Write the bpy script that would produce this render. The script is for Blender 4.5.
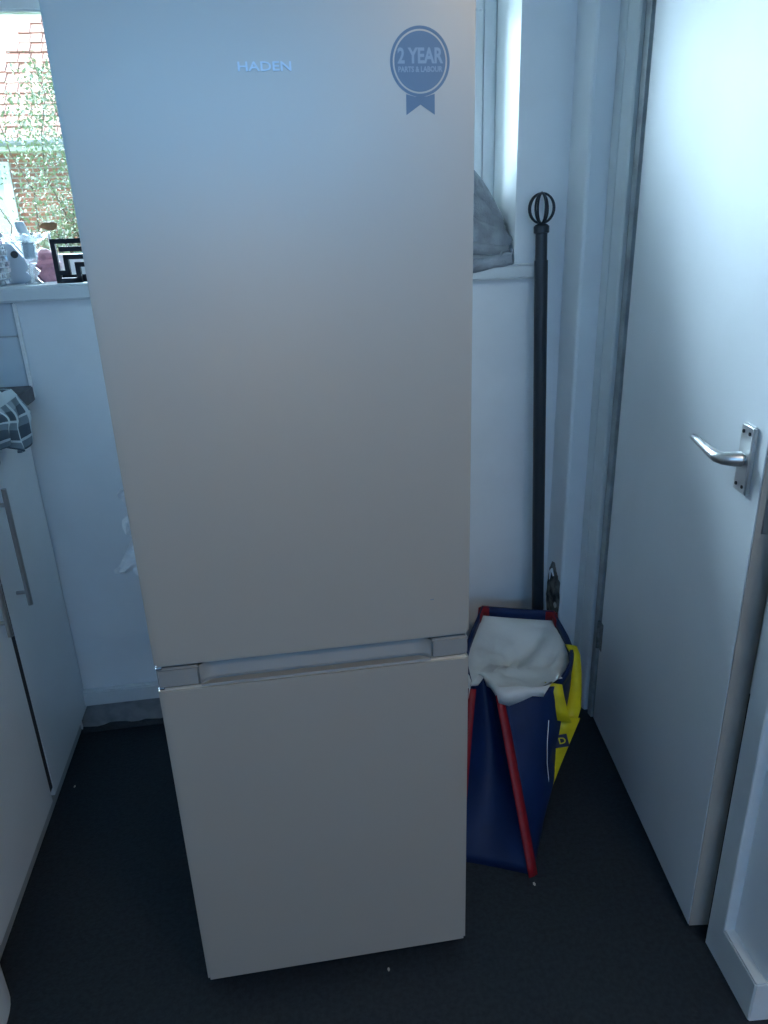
import bpy, bmesh, math, random
from mathutils import Vector, Matrix, noise
C = bpy.context.scene.collection
for o in list(bpy.data.objects): bpy.data.objects.remove(o)
sc = bpy.context.scene
R = math.radians
random.seed(4)

# ---------------------------------------------------------------- camera
def make_camera():
    yaw, pitch, roll = R(-7.99), R(21.8), R(-2.0)
    fw = Vector((-math.sin(yaw)*math.cos(pitch), math.cos(yaw)*math.cos(pitch), -math.sin(pitch)))
    r = Vector((math.cos(yaw), math.sin(yaw), 0)); u = r.cross(fw)
    r2 = r*math.cos(roll)+u*math.sin(roll); u2 = -r*math.sin(roll)+u*math.cos(roll)
    cd = bpy.data.cameras.new('camera'); cd.sensor_fit = 'VERTICAL'; cd.sensor_height = 36.0
    cd.lens = 740/1024*36; cd.clip_start = .02; cd.clip_end = 200
    co = bpy.data.objects.new('camera', cd); C.objects.link(co)
    m = Matrix((r2, u2, -fw)).transposed().to_4x4(); m.translation = Vector((0, 0, 1.496))
    co.matrix_world = m; sc.camera = co
make_camera()
# ---------------------------------------------------------------- world, sun, lights, exposure
sc.view_settings.view_transform = 'Standard'; sc.view_settings.look = 'None'
sc.view_settings.gamma = 1.0; sc.view_settings.use_curve_mapping = False
EXPOSURE = 1.2
sc.view_settings.exposure = EXPOSURE
def make_world():
    w = bpy.data.worlds.new('sky'); sc.world = w; w.use_nodes = True
    n, l = w.node_tree.nodes, w.node_tree.links; n.clear()
    out = n.new('ShaderNodeOutputWorld'); bg = n.new('ShaderNodeBackground')
    tc = n.new('ShaderNodeTexCoord'); sp = n.new('ShaderNodeSeparateXYZ'); cr = n.new('ShaderNodeValToRGB')
    l.new(tc.outputs['Generated'], sp.inputs[0]); l.new(sp.outputs['Z'], cr.inputs[0])
    e = cr.color_ramp.elements
    e[0].position = 0.0; e[0].color = (.52, .72, .92, 1)
    e[1].position = .6; e[1].color = (.20, .45, .88, 1)
    l.new(cr.outputs[0], bg.inputs[0]); bg.inputs[1].default_value = 1.55
    l.new(bg.outputs[0], out.inputs[0])
make_world()
def light(name, kind, loc, energy, color, rot=(0, 0, 0), size=None, size_y=None):
    d = bpy.data.lights.new(name, kind); d.energy = energy; d.color = color
    if kind == 'AREA':
        d.shape = 'RECTANGLE'; d.size = size; d.size_y = size_y
    o = bpy.data.objects.new(name, d); C.objects.link(o); o.location = loc; o.rotation_euler = rot
    return o
sun = light('sun', 'SUN', (-6, -3, 12), 2.6, (1, .88, .74), (R(48), 0, R(-62))); sun.data.angle = R(.6)
REAR_Y = -2.6
# added wide sun lamp that brightens the room through the kitchen window
glow = light('added_sky_fill', 'SUN', (0, 8, 8), 28, (.62, .84, 1.0), (R(-54), 0, R(30))); glow.data.angle = R(105)
# added blue fill behind the camera, for the bluish top of the fridge
rear = light('rear_blue_fill', 'AREA', (-.1, REAR_Y+.02, 2.10), 10.5, (.14, .48, 1.0), (R(90), 0, 0), 2.2, .50)
portal = light('window_portal', 'AREA', (-.16, 2.36, 1.77), 10, (1, 1, 1), (R(90), 0, R(180)), 1.66, .82)
portal.data.cycles.is_portal = True
# added warm fill in the unseen hallway, reaching the room through the doorway
hall = light('hall_warm_fill', 'AREA', (-.2, -3.7, 2.3), 15, (1, .80, .58), (0, 0, 0), .5, .5)

# added warm fill under the unseen ceiling, to the right behind the camera
lamp = light('ceiling_warm_fill', 'AREA', (.9, -.35, 2.36), 5.0, (1, .82, .60), (0, 0, 0), .35, .35)

# ---------------------------------------------------------------- materials
def mat(name, col, rough=.6, metal=0, bump=0, bscale=40, vary=0, vscale=6, spec=.5, coat=0, trans=0, ior=1.45, col2=None, stretch=None):
    m = bpy.data.materials.new(name); m.use_nodes = True
    n, l = m.node_tree.nodes, m.node_tree.links; p = n['Principled BSDF']
    p.inputs['Base Color'].default_value = (*col, 1); p.inputs['Roughness'].default_value = rough
    p.inputs['Metallic'].default_value = metal; p.inputs['Specular IOR Level'].default_value = spec
    p.inputs['Coat Weight'].default_value = coat; p.inputs['Transmission Weight'].default_value = trans
    p.inputs['IOR'].default_value = ior
    tc = n.new('ShaderNodeTexCoord'); mp = n.new('ShaderNodeMapping'); l.new(tc.outputs['Object'], mp.inputs[0])
    if stretch: mp.inputs['Scale'].default_value = stretch
    if vary or col2:
        t = n.new('ShaderNodeTexNoise'); t.inputs['Scale'].default_value = vscale; t.inputs['Detail'].default_value = 5
        l.new(mp.outputs[0], t.inputs[0]); cr = n.new('ShaderNodeValToRGB'); l.new(t.outputs[0], cr.inputs[0])
        c2 = col2 or tuple(max(0, c*(1-vary)) for c in col)
        cr.color_ramp.elements[0].position = .35; cr.color_ramp.elements[0].color = (*c2, 1)
        cr.color_ramp.elements[1].position = .62; cr.color_ramp.elements[1].color = (*col, 1)
        l.new(cr.outputs[0], p.inputs['Base Color'])
    if bump:
        t = n.new('ShaderNodeTexNoise'); t.inputs['Scale'].default_value = bscale; t.inputs['Detail'].default_value = 4
        l.new(mp.outputs[0], t.inputs[0]); b = n.new('ShaderNodeBump'); b.inputs['Strength'].default_value = bump
        b.inputs['Distance'].default_value = .004; l.new(t.outputs[0], b.inputs['Height']); l.new(b.outputs[0], p.inputs['Normal'])
    return m
M = dict(
    wall=mat('wall_paint', (.80, .84, .87), .5, bump=.25, bscale=22, vary=.05),
    ceiling=mat('ceiling_paint', (.86, .87, .87), .8, bump=.1),
    gloss=mat('gloss_wood_paint', (.66, .71, .73), .32, bump=.25, bscale=30, vary=.08, vscale=9),
    reveal=mat('reveal_paint', (.80, .84, .85), .45, bump=.15, bscale=18),
    door=mat('door_paint', (.77, .81, .84), .40, bump=.10, bscale=9, vary=.04, vscale=4),
    edge=mat('door_edge_shaded', (.38, .365, .33), .45, vary=.12, vscale=10, bump=.2),  # darker than the door paint: shade on the edge put into the colour
    floor=mat('vinyl_floor', (.020, .028, .036), .55, bump=.4, bscale=160, vary=.35, vscale=90, spec=.35),
    carcass=mat('white_board', (.76, .81, .83), .4, vary=.03),
    cabdoor=mat('white_cabinet_door', (.78, .83, .86), .28, vary=.03),
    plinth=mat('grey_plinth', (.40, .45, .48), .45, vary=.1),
    worktop=mat('worktop_laminate', (.10, .10, .11), .45, vary=.3, vscale=60),
    silver=mat('silver_steel_paint', (.56, .515, .45), .38, metal=.45, spec=.5),
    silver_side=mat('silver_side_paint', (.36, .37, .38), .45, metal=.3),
    gasket=mat('dark_gasket_and_gap_shade', (.02, .02, .022), .6),  # gaskets and dark parts, also the painted shade between the cabinet doors
    grip=mat('grip_plastic', (.30, .295, .28), .6, metal=.15),
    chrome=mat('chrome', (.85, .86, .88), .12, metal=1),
    emblem=mat('emblem_metal', (.60, .63, .66), .30, metal=.35),
    steel=mat('brushed_steel', (.52, .53, .54), .32, metal=1),
    alu=mat('satin_aluminium', (.62, .63, .63), .36, metal=1, bump=.05),
    badge=mat('badge_print', (.16, .23, .31), .42, metal=.45),
    badge_text=mat('badge_lettering', (.30, .38, .46), .42, metal=.5),
    pole=mat('black_pole_metal', (.030, .040, .052), .35, metal=.2),
    plaster=mat('broken_plaster', (.20, .19, .17), .9, bump=1, bscale=60, col2=(.02, .02, .022), vscale=32),
    tile=mat('white_tile', (.58, .66, .72), .2, vary=.03),
    grout=mat('tile_grout', (.40, .44, .46), .8),
    frame=mat('window_frame_white', (.80, .83, .84), .35, vary=.05),
    blue=mat('blue_bag_weave', (.003, .019, .085), .55, spec=.3, bump=.35, bscale=14, vary=.25, vscale=8),
    red=mat('red_webbing', (.24, .005, .012), .5, vary=.2, vscale=60),
    yellow=mat('yellow_webbing', (.60, .53, .010), .5, vary=.2, vscale=30, bump=.3),
    navy=mat('navy_print', (.006, .014, .05), .5),
    liner=mat('white_liner_plastic', (.62, .66, .66), .45, bump=.9, bscale=26, vary=.06),
    film=mat('white_film', (.90, .91, .91), .35, bump=.4, bscale=60),
    towel=mat('grey_towel', (.36, .40, .44), .95, bump=1, bscale=260, vary=.28, vscale=22, spec=.1),
    wax=mat('white_wax', (.80, .86, .88), .4),
    ceramic=mat('grey_ceramic', (.46, .50, .56), .5, vary=.05),
    pink=mat('pink_ceramic', (.78, .36, .42), .35, vary=.25, vscale=40),
    iron=mat('black_iron', (.018, .022, .03), .45, metal=.3),
    brown=mat('brown_wood', (.40, .20, .09), .6, vary=.4, vscale=50),
    mosaic=mat('silver_mosaic', (.85, .88, .90), .15, metal=.45, col2=(.30, .34, .40), vscale=90),
    rooftile=mat('red_roof_tile', (.38, .20, .14), .85, vary=.35, vscale=3, bump=.5),
    render_white=mat('white_exterior_paint', (.80, .79, .76), .7),
    gutter=mat('grey_gutter', (.30, .31, .33), .5),
    leaf=mat('leaf', (.25, .30, .18), .6, vary=.4, vscale=2),
    bark=mat('bark', (.14, .10, .07), .9, vary=.4, vscale=30),
    lawn=mat('lawn', (.14, .20, .07), .9, vary=.4, vscale=2),
    darkglass=mat('curtained_window_glass', (.55, .58, .60), .15),
    crumb=mat('crumb', (.55, .52, .46), .8),
)
def brick_material():
    m = bpy.data.materials.new('red_brickwork'); m.use_nodes = True
    n, l = m.node_tree.nodes, m.node_tree.links; p = n['Principled BSDF']; p.inputs['Roughness'].default_value = .9
    tc = n.new('ShaderNodeTexCoord'); sp = n.new('ShaderNodeSeparateXYZ'); cb = n.new('ShaderNodeCombineXYZ')
    l.new(tc.outputs['Object'], sp.inputs[0]); l.new(sp.outputs['X'], cb.inputs['X']); l.new(sp.outputs['Z'], cb.inputs['Y'])
    b = n.new('ShaderNodeTexBrick'); b.inputs['Scale'].default_value = 1; b.inputs['Brick Width'].default_value = .225
    b.inputs['Row Height'].default_value = .075; b.inputs['Mortar Size'].default_value = .010
    b.inputs['Color1'].default_value = (.36, .14, .085, 1); b.inputs['Color2'].default_value = (.28, .11, .07, 1)
    b.inputs['Mortar'].default_value = (.36, .32, .27, 1)
    l.new(cb.outputs[0], b.inputs['Vector']); l.new(b.outputs['Color'], p.inputs['Base Color'])
    return m
M['brick'] = brick_material()
def glass_material(name, tint, fres=.06):
    m = bpy.data.materials.new(name); m.use_nodes = True
    n, l = m.node_tree.nodes, m.node_tree.links; n.clear()
    out = n.new('ShaderNodeOutputMaterial'); mx = n.new('ShaderNodeMixShader'); t = n.new('ShaderNodeBsdfTransparent'); g = n.new('ShaderNodeBsdfGlossy')
    f = n.new('ShaderNodeFresnel'); f.inputs[0].default_value = 1.45
    t.inputs[0].default_value = (*tint, 1); g.inputs['Roughness'].default_value = .02
    l.new(f.outputs[0], mx.inputs[0]); l.new(t.outputs[0], mx.inputs[1]); l.new(g.outputs[0], mx.inputs[2]); l.new(mx.outputs[0], out.inputs[0])
    return m
M['pane'] = glass_material('window_glass', (.97, .98, .98))
def cut_glass_material():
    m = bpy.data.materials.new('cut_glass'); m.use_nodes = True
    n, l = m.node_tree.nodes, m.node_tree.links; n.clear()
    out = n.new('ShaderNodeOutputMaterial'); t = n.new('ShaderNodeBsdfTransparent'); g = n.new('ShaderNodeBsdfGlossy'); tl = n.new('ShaderNodeBsdfTranslucent')
    lw = n.new('ShaderNodeLayerWeight'); lw.inputs[0].default_value = .35; k = n.new('ShaderNodeMath'); k.operation = 'MULTIPLY'; k.inputs[1].default_value = .85
    t.inputs[0].default_value = (.93, .96, .98, 1); g.inputs['Roughness'].default_value = .05; tl.inputs[0].default_value = (.85, .92, .96, 1)
    a = n.new('ShaderNodeMixShader'); a.inputs[0].default_value = .22; b = n.new('ShaderNodeMixShader')
    l.new(lw.outputs['Facing'], k.inputs[0]); l.new(t.outputs[0], a.inputs[1]); l.new(tl.outputs[0], a.inputs[2])
    l.new(k.outputs[0], b.inputs[0]); l.new(a.outputs[0], b.inputs[1]); l.new(g.outputs[0], b.inputs[2]); l.new(b.outputs[0], out.inputs[0])
    return m
M['clear'] = cut_glass_material()
def plaid_material():
    m = bpy.data.materials.new('plaid_cotton'); m.use_nodes = True
    n, l = m.node_tree.nodes, m.node_tree.links; p = n['Principled BSDF']; p.inputs['Roughness'].default_value = .9
    uv = n.new('ShaderNodeTexCoord'); sp = n.new('ShaderNodeSeparateXYZ'); l.new(uv.outputs['UV'], sp.inputs[0])
    prev = None
    for ax, k in (('X', 4.2), ('Y', 4.6)):
        a = n.new('ShaderNodeMath'); a.operation = 'MULTIPLY'; a.inputs[1].default_value = k; l.new(sp.outputs[ax], a.inputs[0])
        b = n.new('ShaderNodeMath'); b.operation = 'FRACT'; l.new(a.outputs[0], b.inputs[0])
        c = n.new('ShaderNodeMath'); c.operation = 'GREATER_THAN'; c.inputs[1].default_value = .5; l.new(b.outputs[0], c.inputs[0])
        d = n.new('ShaderNodeMath'); d.operation = 'LESS_THAN'; d.inputs[1].default_value = .12; l.new(b.outputs[0], d.inputs[0])
        if prev is None: prev = (c, d)
        else:
            s = n.new('ShaderNodeMath'); s.operation = 'ADD'; l.new(prev[0].outputs[0], s.inputs[0]); l.new(c.outputs[0], s.inputs[1])
            t = n.new('ShaderNodeMath'); t.operation = 'MAXIMUM'; l.new(prev[1].outputs[0], t.inputs[0]); l.new(d.outputs[0], t.inputs[1])
            h = n.new('ShaderNodeMath'); h.operation = 'MULTIPLY'; h.inputs[1].default_value = .5; l.new(s.outputs[0], h.inputs[0])
            cr = n.new('ShaderNodeValToRGB'); l.new(h.outputs[0], cr.inputs[0])
            e = cr.color_ramp.elements; e[0].color = (.30, .40, .48, 1); e[1].color = (.07, .11, .15, 1); e[1].position = 1
            mx = n.new('ShaderNodeMix'); mx.data_type = 'RGBA'; l.new(t.outputs[0], mx.inputs[0]); l.new(cr.outputs[0], mx.inputs[6]); mx.inputs[7].default_value = (.55, .66, .72, 1)
            l.new(mx.outputs[2], p.inputs['Base Color'])
    return m
M['plaid'] = plaid_material()

# ---------------------------------------------------------------- mesh helpers
def link(name, bm, m, parent=None, smooth=False, loc=None, rot=None):
    me = bpy.data.meshes.new(name); bmesh.ops.recalc_face_normals(bm, faces=bm.faces); bm.to_mesh(me); bm.free()
    me.materials.append(M[m] if isinstance(m, str) else m)
    if smooth:
        for p in me.polygons: p.use_smooth = True
        if smooth != 'all':
            try: me.set_sharp_from_angle(angle=R(38))
            except Exception: pass
    o = bpy.data.objects.new(name, me); C.objects.link(o)
    if parent: o.parent = parent
    if loc: o.location = loc
    if rot: o.rotation_euler = rot
    return o
def box(bm, lo, hi, bevel=0, seg=2, mtx=None):
    b = bmesh.new(); bmesh.ops.create_cube(b, size=1)
    for v in b.verts: v.co = Vector([lo[i]+(v.co[i]+.5)*(hi[i]-lo[i]) for i in range(3)])
    if bevel: bmesh.ops.bevel(b, geom=b.edges[:], offset=bevel, segments=seg, affect='EDGES', clamp_overlap=True)
    if mtx: bmesh.ops.transform(b, matrix=mtx, verts=b.verts)
    me = bpy.data.meshes.new('t'); b.to_mesh(me); b.free(); bm.from_mesh(me); bpy.data.meshes.remove(me); return bm
def prism(bm, pts, z0, z1, mtx=None):
    """pts in xy extruded in z"""
    a = [bm.verts.new((p[0], p[1], z0)) for p in pts]; b = [bm.verts.new((p[0], p[1], z1)) for p in pts]
    n = len(pts); bm.faces.new(a); bm.faces.new(b)
    for i in range(n): bm.faces.new((a[i], a[(i+1) % n], b[(i+1) % n], b[i]))
    if mtx: bmesh.ops.transform(bm, matrix=mtx, verts=a+b)
    return bm
def tube(bm, pts, rad, seg=12, caps=True):
    pts = [Vector(p) for p in pts]; rings = []; n = len(pts)
    rad = rad if isinstance(rad, (list, tuple)) else [rad]*n
    up = None
    for i, p in enumerate(pts):
        d = (pts[min(i+1, n-1)]-pts[max(i-1, 0)]).normalized()
        if up is None: up = d.orthogonal().normalized()
        up = (up-d*up.dot(d)).normalized(); s = d.cross(up)
        rings.append([bm.verts.new(p+(up*math.cos(a)+s*math.sin(a))*rad[i]) for a in [2*math.pi*k/seg for k in range(seg)]])
    for i in range(n-1):
        for k in range(seg): bm.faces.new((rings[i][k], rings[i][(k+1) % seg], rings[i+1][(k+1) % seg], rings[i+1][k]))
    if caps: bm.faces.new(rings[0]); bm.faces.new(rings[-1])
    return bm
def lathe(bm, prof, c, seg=24, closed=False):
    rings = []
    for r, z in prof: rings.append([bm.verts.new((c[0]+r*math.cos(2*math.pi*k/seg), c[1]+r*math.sin(2*math.pi*k/seg), c[2]+z)) for k in range(seg)])
    for i in range(len(rings)-1):
        for k in range(seg): bm.faces.new((rings[i][k], rings[i][(k+1) % seg], rings[i+1][(k+1) % seg], rings[i+1][k]))
    if not closed: bm.faces.new(rings[0]); bm.faces.new(rings[-1])
    return bm
def grid(bm, nu, nv, f, uv=False):
    vs = [[bm.verts.new(f(i/nu, j/nv)) for j in range(nv+1)] for i in range(nu+1)]
    lay = bm.loops.layers.uv.verify() if uv else None
    for i in range(nu):
        for j in range(nv):
            fc = bm.faces.new((vs[i][j], vs[i+1][j], vs[i+1][j+1], vs[i][j+1]))
            if uv:
                for lp, (a, b) in zip(fc.loops, ((i, j), (i+1, j), (i+1, j+1), (i, j+1))): lp[lay].uv = (a/nu, b/nv)
    return bm
def thicken(o, t, off=0):
    s = o.modifiers.new('thickness', 'SOLIDIFY'); s.thickness = t; s.offset = off
def thing(name, label, cat, loc=(0, 0, 0), group=None):
    o = bpy.data.objects.new(name, None); C.objects.link(o); o.location = loc; o.empty_display_size = .05
    o['label'] = label; o['category'] = cat
    if group: o['group'] = group
    return o
def tag(o, label, cat, group=None):
    o['label'] = label; o['category'] = cat
    if group: o['group'] = group
    return o
def structure(o): o['kind'] = 'structure'; return o
def sempty(name): return structure(_e(name))
def _e(name):
    o = bpy.data.objects.new(name, None); C.objects.link(o); o.empty_display_size = .05; return o
def text_mesh(name, body, size, m, parent, mtx, extrude=.0006, sx=1.0, bold=0.0, align='CENTER'):
    cu = bpy.data.curves.new(name, 'FONT'); cu.body = body; cu.size = size; cu.extrude = extrude; cu.offset = bold
    cu.align_x = align; cu.align_y = 'CENTER'; cu.resolution_u = 3
    t = bpy.data.objects.new('tmp', cu); C.objects.link(t); bpy.context.view_layer.update()
    me = bpy.data.meshes.new_from_object(t.evaluated_get(bpy.context.evaluated_depsgraph_get()))
    bpy.data.objects.remove(t); me.materials.clear(); me.materials.append(M[m]); me.name = name
    me.transform(mtx @ Matrix.Diagonal((sx, 1, 1, 1)))
    o = bpy.data.objects.new(name, me); C.objects.link(o); o.parent = parent; return o

# ================================================================= SETTING
D = 2.075
FLOOR_X0, FLOOR_X1, REAR = -1.30, 1.75, -2.6
structure(link('floor', box(bmesh.new(), (FLOOR_X0-.1, -4.6, -.08), (FLOOR_X1+.1, D+.25, 0)), 'floor'))
structure(link('ceiling', box(bmesh.new(), (FLOOR_X0-.1, -4.6, 2.4), (FLOOR_X1+.1, D+.3, 2.5)), 'ceiling'))
WX0, WX1, WZ0, WZ1 = -1.0, .682, 1.34, 2.2
bm = bmesh.new()
box(bm, (FLOOR_X0-.1, D, 0), (WX0, D+.28, 2.4)); box(bm, (WX1, D, 0), (1.05, D+.28, 2.4))
box(bm, (WX0, D, 0), (WX1, D+.28, WZ0)); box(bm, (WX0, D, WZ1), (WX1, D+.28, 2.4))
wall_back = structure(link('wall_back', bm, 'wall'))
structure(link('wall_left', box(bmesh.new(), (FLOOR_X0-.1, -2.6, 0), (FLOOR_X0, D, 2.4)), 'wall'))
# right wall: pipe boxing at the far corner, wall over the door, near stub beside the door, return into the room
bm = bmesh.new()
prism(bm, [(.822, D), (.822, 1.966), (.8235, 1.959), (.830, 1.955), (1.05, 1.955), (1.05, D)], 0, 2.4)
prism(bm, [(.905, 1.955), (.905, 1.82), (1.05, 1.82), (1.05, 1.955)], 0, 2.4)
prism(bm, [(.893, 1.82), (.848, 1.03), (1.0, 1.03), (1.05, 1.82)], 2.02, 2.4)
prism(bm, [(.842, 1.03), (.834, .872), (.838, .866), (.985, .862), (.985, 1.03)], 0, 2.4)
wall_right = structure(link('wall_right', bm, 'wall'))
structure(link('wall_return', box(bmesh.new(), (.985, .862, 0), (FLOOR_X1+.1, .97, 2.4)), 'wall'))
structure(link('wall_side', box(bmesh.new(), (FLOOR_X1, -2.6, 0), (FLOOR_X1+.1, .862, 2.4)), 'wall'))
# cupboard space behind the door, so that the gap stays dark
structure(link('wall_closet', box(box(bmesh.new(), (1.45, .97, 0), (1.5, 2.0, 2.4)), (1.05, 1.9, 0), (1.45, 2.0, 2.4)), 'wall'))
# rear wall with a doorway to a small hallway
bm = bmesh.new()
box(bm, (FLOOR_X0, REAR-.1, 0), (-.55, REAR, 2.4)); box(bm, (.25, REAR-.1, 0), (FLOOR_X1, REAR, 2.4)); box(bm, (-.55, REAR-.1, 1.58), (.25, REAR, 2.4))
structure(link('wall_rear', bm, 'wall'))
bm = bmesh.new()
box(bm, (-1.0, -4.6, 0), (-.9, REAR-.1, 2.4)); box(bm, (.5, -4.6, 0), (.6, REAR-.1, 2.4)); box(bm, (-.9, -4.6, 0), (.5, -4.5, 2.4))
structure(link('wall_hallway', bm, 'ceiling'))

# broken plaster with a round screw at the foot of the boxing
bm = bmesh.new(); rnd = random.Random(3)
oy = [(2.055, .27), (2.06, .33), (2.05, .40), (2.035, .455), (2.012, .462), (1.995, .44), (1.975, .425), (1.958, .415), (1.957, .35), (1.960, .27), (2.0, .25)]
cen = bm.verts.new((.812, 2.00, .35)); ringo = [bm.verts.new((.8225, y, z)) for y, z in oy]
ringi = [bm.verts.new((.816-rnd.random()*.005, 2.0+(y-2.0)*.78, .35+(z-.35)*.82)) for y, z in oy]
k = len(oy)
for i in range(k):
    bm.faces.new((ringo[i], ringo[(i+1) % k], ringi[(i+1) % k], ringi[i])); bm.faces.new((ringi[i], ringi[(i+1) % k], cen))
bmesh.ops.subdivide_edges(bm, edges=bm.edges[:], cuts=3, use_grid_fill=True)
for v in bm.verts: v.co.x += -.004*abs(noise.noise(v.co*70))
link('broken_plaster', bm, 'plaster', wall_right)
bm = bmesh.new(); prev = None
tube(bm, [(.812, 1.966+.007*math.cos(a), .335+.007*math.sin(a)) for a in [2*math.pi*i/12 for i in range(13)]], .0025, 6); link('screw_eye', bm, 'alu', wall_right, True)
bm = bmesh.new(); tube(bm, [(.811, 2.02, .40), (.809, 2.013, .43), (.809, 2.002, .445), (.811, 1.99, .425)], [.002, .004, .004, .002], 8); link('plaster_flake', bm, 'film', wall_right, True)

# window
win = sempty('window_1')
WY = 2.285
FR = [((WX0, WY, WZ0), (WX0+.045, WY+.06, WZ1)), ((WX1-.045, WY, WZ0), (WX1, WY+.06, WZ1)),
      ((WX0+.04, WY+.002, WZ0), (WX1-.04, WY+.058, 1.425)), ((WX0+.04, WY+.002, WZ1-.045), (WX1-.04, WY+.058, WZ1)), ((WX0+.04, WY+.004, 2.000), (WX1-.04, WY+.056, 2.055))]
for a, b in FR: link('window_frame', box(bmesh.new(), a, b, .006), 'frame', win, True)
for x in (-.18,): link('mullion', box(bmesh.new(), (x-.025, WY+.002, 1.425), (x+.025, WY+.058, WZ1-.045), .005), 'frame', win, True)
# slim opening-sash bars standing just inside the frame
bm = bmesh.new(); box(bm, (WX1-.068, WY-.004, 1.425), (WX1-.043, WY+.04, 2.0), .004); link('sash_bar', bm, 'frame', win, True)
for a, b in ((WX0+.045, -.205), (-.155, WX1-.045)):
    link('window_pane', box(bmesh.new(), (a, WY+.03, 1.425), (b, WY+.033, 2.0)), 'pane', win)
    link('window_pane', box(bmesh.new(), (a, WY+.03, 2.055), (b, WY+.033, WZ1-.045)), 'pane', win)
# bright painted reveals
for a, b in (((WX1-.004, D+.001, 1.362), (WX1+.0, WY, WZ1)), ((WX0, D+.001, 1.362), (WX0+.004, WY, WZ1)), ((WX0, D+.001, WZ1-.004), (WX1, WY, WZ1))): link('window_reveal', box(bmesh.new(), a, b), 'reveal', win)
sill = link('window_sill', box(bmesh.new(), (-1.06, 2.045, 1.322), (.735, WY+.01, 1.362), .006, 3), 'gloss', win, True)

# splash-back tiles beside the window wall, right-most ones visible
back = link('tile_backing', box(bmesh.new(), (-1.29, D-.004, 1.10), (-.646, D+.001, 1.321)), 'grout', wall_back)
bm = box(bmesh.new(), (-.647, D-.013, 1.075), (-.638, D, 1.321), .003); link('tile_edge_bead', bm, 'film', wall_back, True)
tm = None
for j, (z0, z1) in enumerate(((1.108, 1.236), (1.240, 1.320))):
    for i in range(5):
        x1 = -.649-.130*i
        link('tile', box(bmesh.new(), (x1-.127, D-.010, z0), (x1, D-.003, z1), .002), 'tile', wall_back, True)

# skirting board on the back wall: upper moulding above a dusty lower board and a ragged vinyl edge
bb = link('baseboard_back', box(bmesh.new(), (-.70, 2.050, .100), (.822, D, .152), .004, 2), 'gloss', None, True); structure(bb)
link('lower_board', box(bmesh.new(), (-.70, 2.060, .0), (.822, D, .101)), mat('dusty_board', (.26, .29, .31), .7, vary=.35, vscale=20, bump=.4), bb)
bm = bmesh.new()
grid(bm, 70, 3, lambda u, v: Vector((-.70+1.5*u, 2.061-v*.012+.002*noise.noise(Vector((u*60, v*3, 0))), .004+(.016+.012*noise.noise(Vector((u*22, 0, 4)))+.006*noise.noise(Vector((u*90, 0, 1))))*(1-v)**.6)))
o = link('vinyl_edge', bm, 'floor', bb); thicken(o, .002)

# far architrave, rebate and door stop (door_1 trim)
rot_a = 0
bm = bmesh.new()
prism(bm, [(.880, 1.955), (.8865, 1.868), (.8900, 1.862), (.912, 1.862), (.912, 1.955)], 0, 2.06)
prism(bm, [(.8785, 1.948), (.881, 1.915), (.884, 1.915), (.886, 1.948)], 0, 2.06)
structure(link('trim_1', bm, 'gloss'))
bm = bmesh.new()
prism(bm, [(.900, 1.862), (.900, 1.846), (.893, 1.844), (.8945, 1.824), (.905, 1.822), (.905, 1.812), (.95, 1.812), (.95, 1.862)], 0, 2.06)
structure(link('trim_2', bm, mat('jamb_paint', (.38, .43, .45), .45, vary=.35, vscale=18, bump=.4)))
# near jamb and architrave, near skirting
bm = bmesh.new()
prism(bm, [(.822, 1.040), (.8235, 1.0375), (.9, 1.034), (.9, .98), (.838, .984), (.8205, .987), (.819, .99)], 0, 2.06)
structure(link('trim_3', bm, 'gloss'))
bm = bmesh.new()
prism(bm, [(.819, .990), (.811, .872), (.8135, .868), (.985, .853), (.985, .868), (.84, .874), (.846, .990)], 0, .098)
prism(bm, [(.8205, .990), (.8125, .873), (.8145, .8695), (.985, .855), (.985, .868), (.84, .874), (.846, .990)], .098, .103)
structure(link('baseboard_right', bm, 'gloss'))
bm = bmesh.new(); prism(bm, [(.89, 1.83), (.846, 1.03), (.95, 1.03), (1.0, 1.83)], 1.985, 2.06); structure(link('trim_4', bm, 'gloss'))

# the door leaf, open by a crack, with hinges, lever handle and latch
door = sempty('door_1')
hx, hy = .893, 1.803
dl = math.hypot(.800-hx, 1.075-hy); ang = math.atan2(.800-hx, -(1.075-hy))  # swing from the -y axis
door.location = (hx, hy, 0); door.rotation_euler = (0, 0, ang)
# local frame: leaf runs along -y, room face at x=0, thickness to +x
link('door_leaf', box(bmesh.new(), (0, -dl, .012), (.044, 0, 1.98), .0025, 2), 'door', door, True)
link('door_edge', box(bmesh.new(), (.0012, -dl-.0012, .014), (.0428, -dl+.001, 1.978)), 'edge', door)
link('latch_plate', box(bmesh.new(), (.012, -dl-.003, .96), (.032, -dl-.001, 1.13), .001), 'steel', door)
for z in (1.962, .31):
    bm = bmesh.new()
    for q in range(5): tube(bm, [(-.004, .006, z-.045+q*.0185), (-.004, .006, z-.045+q*.0185+.0165)], .0055, 10)
    box(bm, (-.001, -.02, z-.045), (.001, .008, z+.046))
    link('hinge', bm, 'steel' if z > 1 else mat('painted_hinge', (.25, .27, .28), .6, vary=.5, vscale=70), door, True)
hd = link('handle_plate', box(bmesh.new(), (-.010, -dl+.033, 1.018), (-.0, -dl+.077, 1.142), .003, 3), 'alu', door, True)
for zz in (1.032, 1.128):
    for yy in (.044, .066):
        bm = bmesh.new(); lathe(bm, [(.0, 0), (.0034, 0), (.0034, .002), (.0, .0022)], (0, 0, 0), 12)
        bmesh.ops.transform(bm, matrix=Matrix.Translation((-.0095, -dl+yy, zz)) @ Matrix.Rotation(-math.pi/2, 4, 'Y'), verts=bm.verts)
        link('screw', bm, 'gasket', hd, True)
bm = bmesh.new(); y0 = -dl+.055; zc = 1.080
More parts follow.
